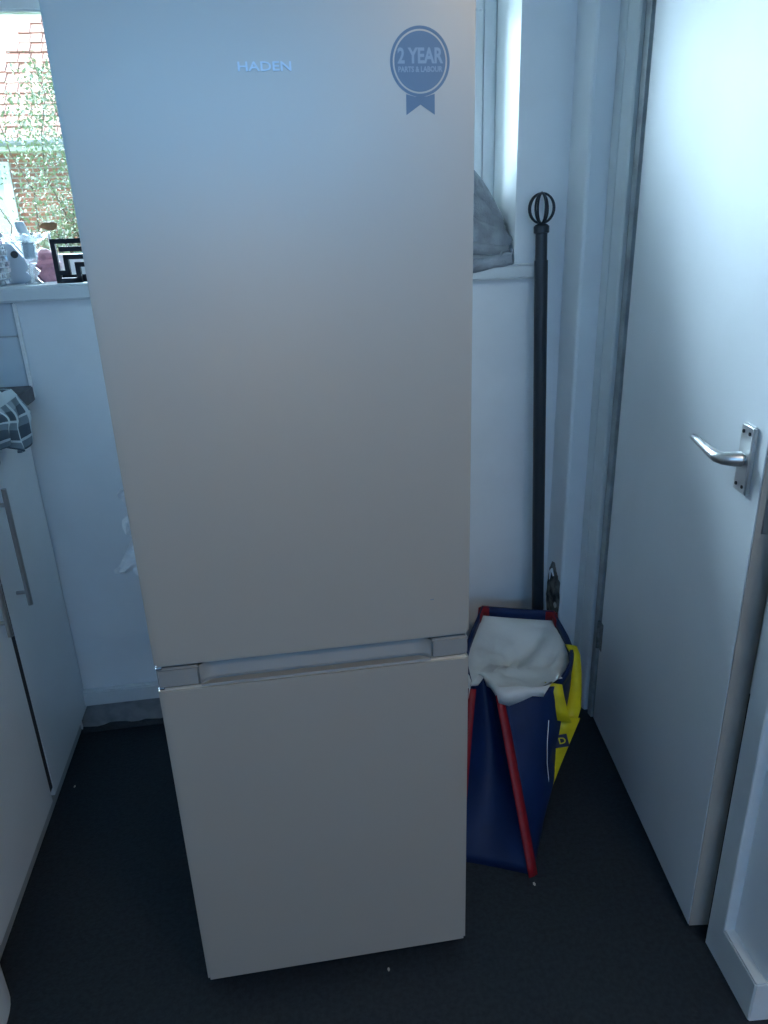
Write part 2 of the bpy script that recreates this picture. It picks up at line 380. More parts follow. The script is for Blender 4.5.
tube(bm, [(-.008, y0, zc), (-.012, y0, zc), (-.014, y0, zc), (-.030, y0+.003, zc), (-.042, y0+.009, zc), (-.048, y0+.019, zc), (-.047, y0+.060, zc+.001), (-.044, y0+.105, zc+.003), (-.043, y0+.132, zc+.004), (-.0428, y0+.136, zc+.004)],
     [.0100, .0100, .0135, .0130, .0115, .0105, .0088, .0075, .0060, .003], 16)
link('lever', bm, 'alu', hd, True)

# ================================================================= FRIDGE FREEZER
FX0, FX1, FY = -.2445, .3010, 1.108
fr = thing('fridge_freezer', 'tall silver-grey fridge freezer with a ribbon badge, standing in the middle', 'fridge', (.029, 1.38, 0))
fr.rotation_euler = (0, 0, 0)
fpar = fr
def fl(name, bm, m, par=None, smooth=True):
    par = par or fr
    off = Vector(fr.location)
    bmesh.ops.translate(bm, verts=bm.verts, vec=-off)
    return link(name, bm, m, par, smooth)
fl('body', box(bmesh.new(), (FX0+.003, FY+.062, .045), (FX1-.003, 1.660, 1.795), .006, 3), 'silver_side')
ud = fl('upper_door', box(bmesh.new(), (FX0, FY, .800), (FX1, FY+.055, 1.797), .005, 4), 'silver')
ld = fl('lower_door', box(bmesh.new(), (FX0, FY, .040), (FX1, FY+.055, .757), .005, 4), 'silver')
fl('gasket', box(box(bmesh.new(), (FX0+.012, FY+.053, .81), (FX1-.012, FY+.064, 1.785)), (FX0+.012, FY+.053, .05), (FX1-.012, FY+.064, .79)), 'gasket')
# grip moulding along the top of the lower door
bm = bmesh.new()
gx0, gx1 = -.172, .232
for a_, b_ in ((FX0+.001, gx0), (gx1, FX1-.001)): fl('grip_block', box(bmesh.new(), (a_, FY+.005, .755), (b_, FY+.05, .7945), .004, 3), 'grip')
bm = bmesh.new()
def chan(u, v):
    x = gx0+(gx1-gx0)*u; e = min(1, min(u, 1-u)/.045); e = e*e*(3-2*e)
    prof = [(.004, .753), (.005, .757), (.019, .7565), (.021, .760), (.012, .764), (.019, .780), (.027, .7945)]
    t = v*(len(prof)-1); i = min(int(t), len(prof)-2); f = t-i
    dy = prof[i][0]*(1-f)+prof[i+1][0]*f; z = prof[i][1]*(1-f)+prof[i+1][1]*f
    return Vector((x, FY+.005+(dy-.005)*e, z))
grid(bm, 40, 24, chan); fl('grip_channel', bm, 'grip', None, 'all')
fl('door_gap', box(bmesh.new(), (FX0+.01, FY+.022, .7942), (FX1-.01, FY+.05, .8004)), 'gasket')
for x, z in ((FX0+.004, .7975), (FX0+.004, .7575)): fl('corner_glint', box(bmesh.new(), (x-.003, FY+.002, z-.002), (x+.008, FY+.012, z+.002), .001), 'chrome')  # chrome bits added as bright glints at the left door corners
fl('base_grille', box(bmesh.new(), (FX0+.02, FY+.09, .012), (FX1-.02, FY+.11, .046)), 'gasket')
for x in (FX0+.05, FX1-.05):
    for y in (FY+.12, 1.60):
        bm = bmesh.new(); lathe(bm, [(.018, 0), (.018, .012), (.009, .016), (.009, .046)], (x, y, 0), 16); fl('foot', bm, 'gasket')
FM = Matrix.Translation(-Vector(fr.location))
FACE = FM @ Matrix.Translation((0, FY-.0006, 0)) @ Matrix.Rotation(math.pi/2, 4, 'X')     # text plane: x right, y up -> z
text_mesh('brand_lettering', 'HADEN', .0150, 'emblem', fr, FM @ Matrix.Translation((.0205, FY-.0008, 1.679)) @ Matrix.Rotation(math.pi/2, 4, 'X'), .0010, 1.38, .0002)
# rosette badge: disc, ring, two ribbon tails, lettering
def flat(pts, t=.0005, holes=None):
    bm = bmesh.new(); prism(bm, pts, 0, t, FM @ Matrix.Translation((.2245, FY-.0001, 1.6835)) @ Matrix.Rotation(math.pi/2, 4, 'X')); return bm
N = 56; circ = lambda r: [(r*.985*math.cos(2*math.pi*i/N), r*math.sin(2*math.pi*i/N)) for i in range(N)]
badge = link('badge', flat(circ(.0350)), 'badge', fr)
bm = bmesh.new()
MT = FM @ Matrix.Translation((.2245, FY-.0001, 1.6835)) @ Matrix.Rotation(math.pi/2, 4, 'X')
def ring(bm, r0, r1, t, mt):
    a = [[bm.verts.new((x, y, z)) for x, y in circ(r)] for r, z in ((r0, 0), (r0, t), (r1, t), (r1, 0))]
    for q in range(4):
        for i in range(N): bm.faces.new((a[q][i], a[q][(i+1) % N], a[(q+1) % 4][(i+1) % N], a[(q+1) % 4][i]))
    bmesh.ops.transform(bm, matrix=mt, verts=bm.verts)
ring(bm, .0372, .0408, .0005, MT); link('badge_ring', bm, 'badge', fr)
link('badge_ribbon', flat([(-.0195, -.0375), (-.0195, -.0625), (0, -.0500), (.0195, -.0625), (.0195, -.0375), (.008, -.0405), (-.008, -.0405)]), 'badge', fr)
text_mesh('badge_lettering', '2 YEAR', .0245, 'badge_text', badge, MT @ Matrix.Translation((0, .006, .0006)), .0002, .78, .0007)
text_mesh('badge_lettering', 'PARTS & LABOUR', .0088, 'badge_text', badge, MT @ Matrix.Translation((0, -.009, .0006)), .0002, .86, .0002)
fl('scuff_mark', box(bmesh.new(), (.231, FY-.0004, .8775), (.237, FY+.0005, .879)), 'badge_text')

# white film hanging out behind the left side of the fridge
bm = bmesh.new()
def film(u, v):
    # v 0 bottom .. 1 top ; u 0 outer(left) .. 1 at fridge back
    z = .715+.215*v
    left = -.425 if v < .05 else -.423+.060*min(1, v/.45)+(.010*math.sin(v*19)-.016 if v > .45 else 0)
    x = left+(-.20-left)*u
    zz = z-.03*u*(1-v)
    return Vector((x+.004*noise.noise(Vector((u*8, v*9, 1))), 1.690+.028*noise.noise(Vector((u*9, v*9, 5))), zz+.008*noise.noise(Vector((u*9, v*5, 9)))))
grid(bm, 26, 26, film); o = link('plastic_film', bm, 'film'); thicken(o, .0008)
tag(o, 'crumpled white plastic film poking out behind the left side of the fridge', 'plastic film')

# ================================================================= LEFT CABINETS
cab = thing('base_cabinet', 'white two-door base cabinet with steel bar handles along the left wall', 'cabinet', (-1.0, 1.67, 0))
def cl(name, bm, m, par=None, smooth=True, **k):
    bmesh.ops.translate(bm, verts=bm.verts, vec=-Vector(cab.location)); return link(name, bm, m, par or cab, smooth, **k)
DX = -.676
cl('carcass', box(bmesh.new(), (-1.28, 1.222, .10), (DX-.022, 2.070, 1.068)), 'carcass')
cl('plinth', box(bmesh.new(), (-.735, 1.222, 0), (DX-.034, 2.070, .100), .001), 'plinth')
dfar = cl('door', box(bmesh.new(), (DX-.018, 1.672, .092), (DX, 2.066, 1.062), .0015), 'cabdoor')
dnear = cl('door', box(bmesh.new(), (DX-.018, 1.228, .092), (DX, 1.650, 1.062), .0015), 'cabdoor')
cl('gap_shade', box(bmesh.new(), (DX-.021, 1.6505, .120), (DX-.001, 1.6715, 1.062)), 'gasket')  # dark strip standing in for the shade in the gap between doors
for dpar, y, z0 in ((dfar, 1.742, .628), (dnear, 1.585, .630)):
    bm = bmesh.new(); tube(bm, [(DX+.026, y, z0), (DX+.026, y, z0+.305)], .0062, 14)
    for zz in (z0+.035, z0+.265): tube(bm, [(DX-.001, y, zz), (DX+.026, y, zz)], .0048, 10)
    cl('handle', bm, 'steel', dpar)
cab2 = thing('end_cabinet', 'pale rounded end panel of the next unit at the lower left corner', 'cabinet', (-1.0, .9, 0))
bm = bmesh.new(); pts = [(-1.28, .5), (-.652, .5)]+[(-.652-.06*(1-math.cos(a)), 1.125+.095*math.sin(a)) for a in [math.pi/2*i/8 for i in range(9)]]+[(-1.28, 1.22)]
prism(bm, pts, 0, 1.068); bmesh.ops.translate(bm, verts=bm.verts, vec=(1.0, -.9, 0)); link('panel', bm, 'carcass', cab2, True)
wt = tag(link('worktop', box(bmesh.new(), (-1.30, .45, 1.070), (-.637, 2.062, 1.110), .003, 2), 'worktop', None, True), 'dark laminate worktop on the white base cabinet, its corner showing under the cloth', 'worktop')
# plaid cloth draped over the worktop edge
bm = bmesh.new()
def cloth(u, v):
    y = 1.575+.335*u
    s = v*.36
    w = .010*math.sin(u*24+v*4)+.016*noise.noise(Vector((u*6, v*4, 2)))
    if s < .16: x = -.798+s; z = 1.113+.016+.016*noise.noise(Vector((u*7, v*6, 0)))+.030*math.exp(-((u-.62)/.2)**2)
    else:
        t = (s-.16); z = 1.120-t*(.50+.12*math.sin(u*7+2)) ; x = -.638+.012*math.sin(min(1, t*12)*1.57)+w*min(1, t*10)+.006
    y += .02*noise.noise(Vector((u*3, v*4, 7)))-.030*v*max(0, u-.3)
    return Vector((x, y, z))
grid(bm, 60, 50, cloth, True); o = link('tea_towel', bm, 'plaid', None, 'all'); thicken(o, .005, 1)
tag(o, 'crumpled blue-grey plaid cloth hanging over the worktop edge', 'cloth')

# ================================================================= CURTAIN POLE
top = Vector((.738, 2.035, 1.462)); bot = Vector((.7655, 1.962, .0))
ax = (top-bot).normalized()
pole = thing('curtain_pole', 'black extending curtain pole with a cage ball finial leaning in the corner', 'curtain pole', bot)
L = (top-bot).length
q = ax.to_track_quat('Z', 'Y'); pole.rotation_mode = 'QUATERNION'; pole.rotation_quaternion = q
bm = bmesh.new(); tube(bm, [(0, 0, .019), (0, 0, L-.092)], .0182, 24); link('outer_tube', bm, 'pole', pole, True)
bm = bmesh.new(); tube(bm, [(0, 0, L-.10), (0, 0, L-.012)], .0158, 24); link('inner_tube', bm, 'pole', pole, True)
bm = bmesh.new(); tube(bm, [(0, 0, 0), (0, 0, .02)], .0195, 24); link('end_cap', bm, 'pole', pole, True)
bm = bmesh.new(); lathe(bm, [(.0165, L-.024), (.0208, L-.022), (.0208, L-.006), (.0165, L-.002), (.008, L+.002), (.008, L+.004)], (0, 0, 0), 24); col = link('collar', bm, 'pole', pole, True)
fin = None
for kq in range(8):
    a = math.pi/4*kq+R(-110)-.06; bm = bmesh.new()
    pts = [((.0345*math.sin(t))*math.cos(a), (.0345*math.sin(t))*math.sin(a), L+.039-.037*math.cos(t)) for t in [math.pi*i/16 for i in range(17)]]
    tube(bm, pts, .0030, 8); link('finial_rib', bm, 'pole', col, True)
bm = bmesh.new(); lathe(bm, [(.001, .073), (.006, .074), (.006, .078), (.001, .0805)], (0, 0, L), 12); link('finial_cap', bm, 'pole', col, True)

# ================================================================= GREY TOWELS ON THE SILL
tw = thing('folded_towel', 'grey folded towel slumped in the right corner of the windowsill', 'towel', (.55, 2.15, 1.362))
def slab(name, path, th, y0, y1, amp=.004, roll=None, dark=False):
    # path in xz: centre line, thick band extruded along y
    pts = [Vector((p[0], 0, p[1])) for p in path]
    # resample
    out = []
    for i in range(len(pts)-1):
        for t in range(6): out.append(pts[i].lerp(pts[i+1], t/6))
    out.append(pts[-1]); n = len(out)
    for _ in range(4): out = [out[0]]+[(out[i-1]+out[i]*2+out[i+1])/4 for i in range(1, n-1)]+[out[-1]]
    bm = bmesh.new()
    nseg = 14; rings = []
    for i, p in enumerate(out):
        d = (out[min(i+1, n-1)]-out[max(i-1, 0)]).normalized(); nn = Vector((-d.z, 0, d.x)); r = []
        hw = (y1-y0)/2; hc = (y0+y1)/2
        for k in range(24):
            a = 2*math.pi*k/24; cx = math.copysign(abs(math.cos(a))**.45, math.cos(a)); sx = math.copysign(abs(math.sin(a))**.8, math.sin(a))
            v = p+nn*(th/2*sx)+Vector((0, hc+hw*cx, 0)); v += Vector((1, .8, 1))*amp*noise.noise(v*28); v.y += .006*noise.noise(v*14+Vector((3, 0, 0))); r.append(bm.verts.new(v))
        rings.append(r)
    for i in range(n-1):
        for k in range(24): bm.faces.new((rings[i][k], rings[i][(k+1) % 24], rings[i+1][(k+1) % 24], rings[i+1][k]))
    bm.faces.new(rings[0]); bm.faces.new(rings[-1])
    bmesh.ops.translate(bm, verts=bm.verts, vec=-Vector(tw.location)); return link(name, bm, 'towel', tw, 'all')
slab('overhanging_fold', [(.34, 1.350), (.50, 1.353), (.57, 1.361), (.615, 1.370), (.662, 1.377)], .034, 2.036, 2.10, .004)
slab('bottom_fold', [(.34, 1.376), (.50, 1.376), (.60, 1.380), (.660, 1.382)], .026, 2.065, 2.25)
slab('middle_fold', [(.36, 1.400), (.48, 1.410), (.58, 1.405), (.660, 1.392)], .042, 2.070, 2.25)
slab('main_fold', [(.37, 1.445), (.45, 1.475), (.53, 1.460), (.61, 1.430), (.662, 1.398)], .088, 2.085, 2.26, .007)
slab('upper_fold', [(.39, 1.505), (.46, 1.545), (.545, 1.530), (.60, 1.480), (.640, 1.432), (.660, 1.400)], .078, 2.098, 2.262, .006)
slab('top_fold', [(.41, 1.56), (.48, 1.620), (.55, 1.595), (.600, 1.53), (.642, 1.45)], .066, 2.11, 2.262, .005)
bm = bmesh.new()
sp = [(.642+.0036*t*math.cos(t)*.9, 2.046, 1.392+.0030*t*math.sin(t)) for t in [i*.3 for i in range(8, 24)]]
for yy in (0,):
    tube(bm, sp, .0042, 8)
bmesh.ops.translate(bm, verts=bm.verts, vec=-Vector(tw.location)); link('rolled_hem', bm, 'towel', tw, 'all')

# ================================================================= ORNAMENTS ON THE SILL
SZ = 1.362
# mosaic votive holder: faceted little chips over a tapering body
mv = thing('mosaic_votive', 'silver mirror mosaic votive holder at the left end of the visible windowsill', 'candle holder', (-.692, 2.105, SZ))
bm = bmesh.new(); lathe(bm, [(.030, 0), (.040, .02), (.043, .06), (.040, .10), (.034, .128), (.031, .128), (.030, .02)], (0, 0, 0), 24); link('body', bm, 'ceramic', mv, True)
bm = bmesh.new(); rr = random.Random(8)
for j in range(9):
    for i in range(18):
        z = .010+j*.0138; rad = .0425 if .03 < z < .09 else .0395
        a = 2*math.pi*(i+.5*(j % 2))/18
        mt = Matrix.Translation((rad*math.cos(a), rad*math.sin(a), z)) @ Matrix.Rotation(a, 4, 'Z') @ Matrix.Rotation(rr.uniform(-.35, .35), 4, 'Y') @ Matrix.Rotation(rr.uniform(-.35, .35), 4, 'Z')
        box(bm, (-.001, -.0055, -.0055), (.002, .0055, .0055), 0, 1, mt)
o = link('mirror_chips', bm, 'mosaic', mv); o['kind'] = 'stuff'
# grey ceramic house shape with a round hole
hs = thing('ceramic_house', 'small grey ceramic house ornament with a round hole behind the mosaic holder', 'ornament', (-.650, 2.170, SZ))
bm = bmesh.new(); prism(bm, [(-.036, 0), (.036, 0), (.030, .055), (0, .100), (-.033, .100)], -.028, .028, Matrix.Rotation(math.pi/2, 4, 'X')); bmesh.ops.bevel(bm, geom=bm.edges[:], offset=.003, segments=2, affect='EDGES')
hb = link('house_body', bm, 'ceramic', hs, True)
bm = bmesh.new(); lathe(bm, [(.0, 0), (.009, 0), (.009, .001), (0, .001)], (0, 0, 0), 20); bmesh.ops.transform(bm, matrix=Matrix.Translation((.006, -.0285, .072)) @ Matrix.Rotation(math.pi/2, 4, 'X'), verts=bm.verts); link('round_hole', bm, 'gasket', hs, True)
hs.rotation_euler = (0, 0, R(10))
# glass candlestick with frosted candle and wide dish
gc = thing('glass_candlestick', 'clear turned glass candlestick with a scalloped dish standing on the windowsill', 'candlestick', (-.590, 2.105, SZ))
bm = bmesh.new(); lathe(bm, [(.001, 0), (.024, 0), (.026, .003), (.012, .010), (.007, .018), (.014, .026), (.019, .031), (.014, .036), (.008, .041), (.008, .046), (.013, .052), (.017, .062), (.018, .098), (.0155, .098), (.0145, .066), (.001, .060)], (0, 0, 0), 28); link('stem', bm, 'clear', gc, True)
bm = bmesh.new(); seg = 40
prof = [(.016, .098), (.026, .101), (.040, .108), (.052, .120)]
rings = []
for i, (r, z) in enumerate(prof):
    rings.append([bm.verts.new((r*(1+.10*(i/3)*math.cos(8*2*math.pi*k/seg))*math.cos(2*math.pi*k/seg), r*(1+.10*(i/3)*math.cos(8*2*math.pi*k/seg))*math.sin(2*math.pi*k/seg), z+.003*(i/3)*math.cos(8*2*math.pi*k/seg))) for k in range(seg)])
for i in range(3):
    for k in range(seg): bm.faces.new((rings[i][k], rings[i][(k+1) % seg], rings[i+1][(k+1) % seg], rings[i+1][k]))
o = link('dish', bm, 'clear', gc, 'all'); thicken(o, .003)
cd = tag(link('pillar_candle', tube(bmesh.new(), [(-.590, 2.105, SZ+.062), (-.590, 2.105, SZ+.1), (-.602, 2.105, SZ+.148), (-.6022, 2.105, SZ+.150)], [.0138, .0138, .0115, .009], 20), 'wax', None, True), 'short frosted white candle standing in the glass candlestick', 'candle')
bd = thing('wooden_bird', 'tiny brown wooden ornament seen above the pink one on the windowsill', 'ornament', (-.566, 2.225, SZ))
bm = bmesh.new(); tube(bm, [(0, 0, 0), (0, 0, .006), (0, 0, .125)], [.014, .004, .0035], 12); link('stand', bm, 'frame', bd, True)
bm = bmesh.new(); tube(bm, [(-.022, 0, .136), (-.012, 0, .139), (0, 0, .138), (.012, 0, .137), (.020, 0, .141), (.026, 0, .141)], [.002, .007, .011, .011, .009, .003], 14); link('bird_body', bm, 'brown', bd, True)
# pink faceted ornament
pk = thing('pink_star', 'pink glazed star-shaped ornament between the candlestick and the black lattice', 'ornament', (-.583, 2.200, SZ))
bm = bmesh.new(); pr = [(.0, .0), (.026, .0), (.030, .018), (.026, .036), (.036, .046), (.022, .056), (.026, .072), (.010, .082), (.0, .084)]
rings = []
for i, (r, z) in enumerate(pr): rings.append([bm.verts.new(((r+.0005)*(1+(.18 if k % 2 else -.08))*math.cos(math.pi*k/5+.3*(i % 2)), (r+.0005)*(1+(.18 if k % 2 else -.08))*math.sin(math.pi*k/5+.3*(i % 2)), z)) for k in range(10)])
for i in range(len(pr)-1):
    for k in range(10): bm.faces.new((rings[i][k], rings[i][(k+1) % 10], rings[i+1][(k+1) % 10], rings[i+1][k]))
link('star_body', bm, 'pink', pk)
# black greek-key lattice
lk = thing('lattice_holder', 'black openwork key-pattern napkin holder on the windowsill beside the fridge', 'napkin holder', (-.529, 2.100, SZ))
w, h, b, dpt = .145, .095, .0118, .012
strokes = [((0, 0), (0, 1)), ((0, 1), (.53, 1)), ((.53, 1), (.53, .80)), ((.13, .80), (.53, .80)), ((.18, .60), (.78, .60)), ((.18, .60), (.18, .20)), ((.06, .20), (.18, .20)),
           ((.36, .40), (.78, .40)), ((.36, .40), (.36, 0)), ((0, 0), (.36, 0)), ((.10, .18), (.10, .80)), ((.78, .60), (.78, 1)), ((.78, 1), (1, 1)), ((1, 1), (1, 0)), ((.6, 0), (1, 0)), ((.78, .40), (.78, .2)), ((.6, .2), (.78, .2)), ((.6, .2), (.6, 0))]
strokes = [s for s in strokes if s not in (((.10, .18), (.10, .80)),)]
for (a, c) in strokes:
    x0, x1 = sorted((a[0]*w, c[0]*w)); z0, z1 = sorted((a[1]*h, c[1]*h))
    link('lattice_bar', box(bmesh.new(), (x0-b/2, -dpt/2, z0+b/2-b/2+.0), (x1+b/2, dpt/2, z1+b), .0008, 1), 'iron', lk)
for yy in (.03,):
    link('back_panel', box(bmesh.new(), (0, yy-.003, 0), (w, yy+.0, .018)), 'iron', lk)
lk.rotation_euler = (0, R(-0), R(-4))

# ================================================================= SHOPPING BAG
bag = thing('shopping_bag', 'blue woven shopping bag with red seams and yellow handles beside the fridge', 'bag', (.52, 1.58, 0))
BO = Vector(bag.location)
rim = dict(A=(.420, 1.520), N=(.462, 1.575), B=(.487, 1.500), C=(.612, 1.490), G=(.724, 1.612), D=(.758, 1.842), X=(.655, 1.878), E=(.560, 1.915), F=(.450, 1.690))
base = dict(A=(.345, 1.352), N=(.425, 1.318), B=(.512, 1.276), C=(.590, 1.420), G=(.650, 1.560), D=(.700, 1.760), X=(.61, 1.80), E=(.510, 1.850), F=(.400, 1.600))
order = 'ANBCGDXEF'
RZ = .385
def bagpt(k, t):
    a = Vector((*base[k], 0)); c = Vector((*rim[k], RZ)); p = a.lerp(c, t)
    cen = Vector((.545, 1.60, p.z)); o = (p-cen); o.z = 0; bul = math.sin(math.pi*t)*(.020 if k in 'CGF' else (-.030 if k == 'N' else .004))
    p += o.normalized()*bul
    if k == 'C': p.z -= .012*t
    if k == 'B': p.z -= .012*t
    return p
def bag_loop(t, sub=5):
    ks = [bagpt(k, t) for k in order]; n = len(ks); out = []
    for i in range(n):
        p0, p1, p2, p3 = ks[i-1], ks[i], ks[(i+1) % n], ks[(i+2) % n]
        sharp1, sharp2 = order[i] in 'ABDE', order[(i+1) % n] in 'ABDE'
        m1 = (p2-p1)*.9 if sharp1 else (p2-p0)*.5; m2 = (p2-p1)*.9 if sharp2 else (p3-p1)*.5
        for s in range(sub):
            u = s/sub; h00 = 2*u**3-3*u*u+1; h10 = u**3-2*u*u+u; h01 = -2*u**3+3*u*u; h11 = u**3-u*u
            p = p1*h00+m1*h10+p2*h01+m2*h11
            amp = .010*math.sin(math.pi*min(1, t*1.02))*(0 if s == 0 and sharp1 else 1)
            d = Vector((p.x-.545, p.y-1.6, 0)).normalized(); p += d*amp*(noise.noise(p*9)+.6*noise.noise(p*22)); out.append(p)
    return out
bm = bmesh.new(); NT = 22; loops = []
for j in range(NT+1): loops.append([bm.verts.new(p-BO) for p in bag_loop(j/NT)])
n = len(loops[0])
for j in range(NT):
    for k in range(n): bm.faces.new((loops[j][k], loops[j][(k+1) % n], loops[j+1][(k+1) % n], loops[j+1][k]))
bm.faces.new(loops[0])
o = link('bag_body', bm, 'blue', bag, 'all'); thicken(o, .0025, -1)
def ribbon(name, pts, width, m, th=.0025, par=None, side=None):
    """flat band following pts; side = list of width directions"""
    bm = bmesh.new(); pts = [Vector(p) for p in pts]; n = len(pts); L_, R_ = [], []
    ws = width if isinstance(width, (list, tuple)) else [width]*n
    for i, p in enumerate(pts):
        s = Vector(side[i] if isinstance(side, list) else side).normalized(); L_.append(bm.verts.new(p-s*ws[i]/2-BO)); R_.append(bm.verts.new(p+s*ws[i]/2-BO))
    for i in range(n-1): bm.faces.new((L_[i], R_[i], R_[i+1], L_[i+1]))
    o = link(name, bm, m, par or bag, 'all'); thicken(o, th, 0); return o
for key, outw in (('A', (-.45, -1, 0)), ('B', (.3, -1, 0)), ('D', (1, .5, 0)), ('E', (-.4, 1, 0))):
    ow = Vector(outw).normalized(); sd = Vector((ow.y, -ow.x, 0))
    idx = order.index(key)*5; pts = [bag_loop(t/14)[idx]+ow*.003 for t in range(15)]
    bm = bmesh.new(); L1 = [[], [], []]
    for p in pts:
        for q_, (a_, b_) in enumerate(((-.0125, -.001), (0, .001), (.0125, -.001))): L1[q_].append(bm.verts.new(p-sd*a_+ow*b_-BO))
    for q_ in range(2):
        for i in range(14): bm.faces.new((L1[q_][i], L1[q_+1][i], L1[q_+1][i+1], L1[q_][i+1]))
    o = link('seam_piping', bm, 'red', bag, 'all'); thicken(o, .002, 0)
# turned-over rim band (blue) round the back with red corner tabs
lp = bag_loop(1.0)
def rimband(i0, i1, name, m, hgt, grow):
    bm = bmesh.new(); a, b_, c_, d_ = [], [], [], []
    for i in range(i0, i1+1):
        p = lp[i % n]; ow = Vector((p.x-.56, p.y-1.65, 0)).normalized()
        a.append(bm.verts.new(p+ow*grow+Vector((0, 0, -hgt))-BO)); b_.append(bm.verts.new(p+ow*grow+Vector((0, 0, .002))-BO)); c_.append(bm.verts.new(p-ow*(grow+.002)+Vector((0, 0, .002))-BO)); d_.append(bm.verts.new(p-ow*(grow+.004)+Vector((0, 0, -hgt))-BO))
    for i in range(len(a)-1):
        for r0, r1 in ((a, b_), (b_, c_), (c_, d_)): bm.faces.new((r0[i], r0[i+1], r1[i+1], r1[i]))
    o = link(name, bm, m, bag, 'all'); thicken(o, .0015, 0)
rimband(15, 45, 'rim_band', 'blue', .022, .003)
rimband(24, 26, 'corner_tab', 'red', .024, .0045); rimband(34, 36, 'corner_tab', 'red', .024, .0045)
# white liner: a crumpled sheet filling the mouth and spilling over the near rim
bm = bmesh.new(); cen = Vector((.580, 1.690, .300)); NR = 16
rows = []
for j in range(NR+1):
    t = j/NR; row = []
    for i in range(n):
        p = lp[i].copy(); far = max(0, min(1, (p.y-1.50)/.30)); d = Vector((p.x-cen.x, p.y-cen.y, 0)).normalized()
        near = 1-far
        rt = math.exp(-((p.x-.71)/.06)**2-((p.y-1.58)/.10)**2)
        edge = p - d*(.010*far+.050*rt) + d*(.012*near*(1-rt)); edge.z = RZ+.004-.030*far*1.0+.010*near*(1-rt)-.03*rt
        v = cen.lerp(edge, t); dep = (1-t**2.2); v.z = edge.z*(1-dep)+(.300+.045*near)*dep
        v.z += .034*noise.noise(Vector((v.x*13, v.y*13, 3)))*(1-t**6)+.010*noise.noise(Vector((v.x*34, v.y*34, 1)))*(1-t**6)
        row.append(bm.verts.new(v-BO))
    rows.append(row)
# skirt hanging outside near the front
skirt = []
for i in range(n):
    p = lp[i]; near = max(0, min(1, (1.60-p.y)/.08))*(1 if p.x < .59 else max(0, 1-(p.x-.59)/.02)); d = Vector((p.x-.56, p.y-1.68, 0)).normalized()
    drop = near*(.034+.016*math.sin(i*1.3))*(0.15 if abs(i-5) < 2 else 1)
    v = p+d*(.016*near+.001); v.z = rows[-1][i].co.z+BO.z-.002-drop; skirt.append(bm.verts.new(v-BO))
rows.append(skirt)
for j in range(len(rows)-1):
    if j == 0:
        for i in range(n):
            pass
    for i in range(n): bm.faces.new((rows[j][i], rows[j][(i+1) % n], rows[j+1][(i+1) % n], rows[j+1][i]))
bmesh.ops.remove_doubles(bm, verts=bm.verts, dist=.0005)
o = link('white_liner', bm, 'liner', bag, 'all'); thicken(o, .0012, 0); o['label'] = 'crumpled white plastic liner'
# yellow handle loop drooping outside the right face
sd1 = (.5, .85, .25)
hp = [(.628, 1.500, .384), (.634, 1.492, .35), (.640, 1.482, .315), (.646, 1.474, .285)]
ribbon('handle_strap', hp, [.044, .042, .044, .048], 'yellow', .003, None, [(.92, -.30, -.1)]*4)
hp2 = [(.732, 1.645, .394), (.736, 1.622, .380), (.730, 1.592, .345), (.715, 1.560, .31), (.695, 1.525, .285), (.670, 1.495, .272)]
ribbon('handle_strap', hp2, [.030, .026, .026, .034, .044, .050], 'yellow', .003, None, [(.92, -.30, -.1)]*6)
hp3 = [(.660, 1.488, .285), (.650, 1.478, .25), (.640, 1.470, .21), (.628, 1.463, .16), (.616, 1.456, .10), (.610, 1.450, .07)]
st = ribbon('handle_tail', hp3, [.076, .062, .048, .034, .018, .005], 'yellow', .003, None, [(.92, -.30, 0)]*6)
pc = Vector((.646, 1.473, .226)); sx_ = Vector((.92, -.30, .28)).normalized(); nrm = Vector((-.30, -.92, .25)).normalized(); nrm = (nrm-sx_*nrm.dot(sx_)).normalized(); up_ = nrm.cross(sx_)
PM = Matrix((sx_, up_, nrm)).transposed().to_4x4(); PM.translation = pc-BO+nrm*.005
bm = bmesh.new(); box(bm, (-.019, -.017, 0), (.019, .017, .0008), 0, 1, PM); pt = link('print_patch', bm, 'navy', st)
text_mesh('patch_letter', 'D', .024, 'yellow', st, PM @ Matrix.Translation((.004, 0, .0015)), .0003, 1.1, .0003)
# loose thread on the side
bm = bmesh.new(); tube(bm, [(.592, 1.428, .33), (.578, 1.395, .29), (.585, 1.405, .22), (.600, 1.425, .15), (.604, 1.43, .09)], .0009, 5); bmesh.ops.translate(bm, verts=bm.verts, vec=-BO); link('loose_thread', bm, 'film', bag)

# crumbs on the floor
for nm, x, y, s, lab in (('crumb', .507, 1.250, .0035, 'pale crumb on the dark floor by the near corner of the blue bag'), ('crumb', .130, 1.098, .003, 'pale crumb on the floor under the front edge of the fridge'), ('crumb', -.672, 1.806, .003, 'small crumb on the floor in front of the far cabinet door')):
    bm = bmesh.new(); bmesh.ops.create_icosphere(bm, subdivisions=1, radius=s)
    for v in bm.verts: v.co *= 1+.3*noise.noise(v.co*900); v.co.z *= .6; v.co.y *= 1.7
    tag(link(nm, bm, 'crumb', None, True, (x, y, s*.55)), lab, 'crumb')

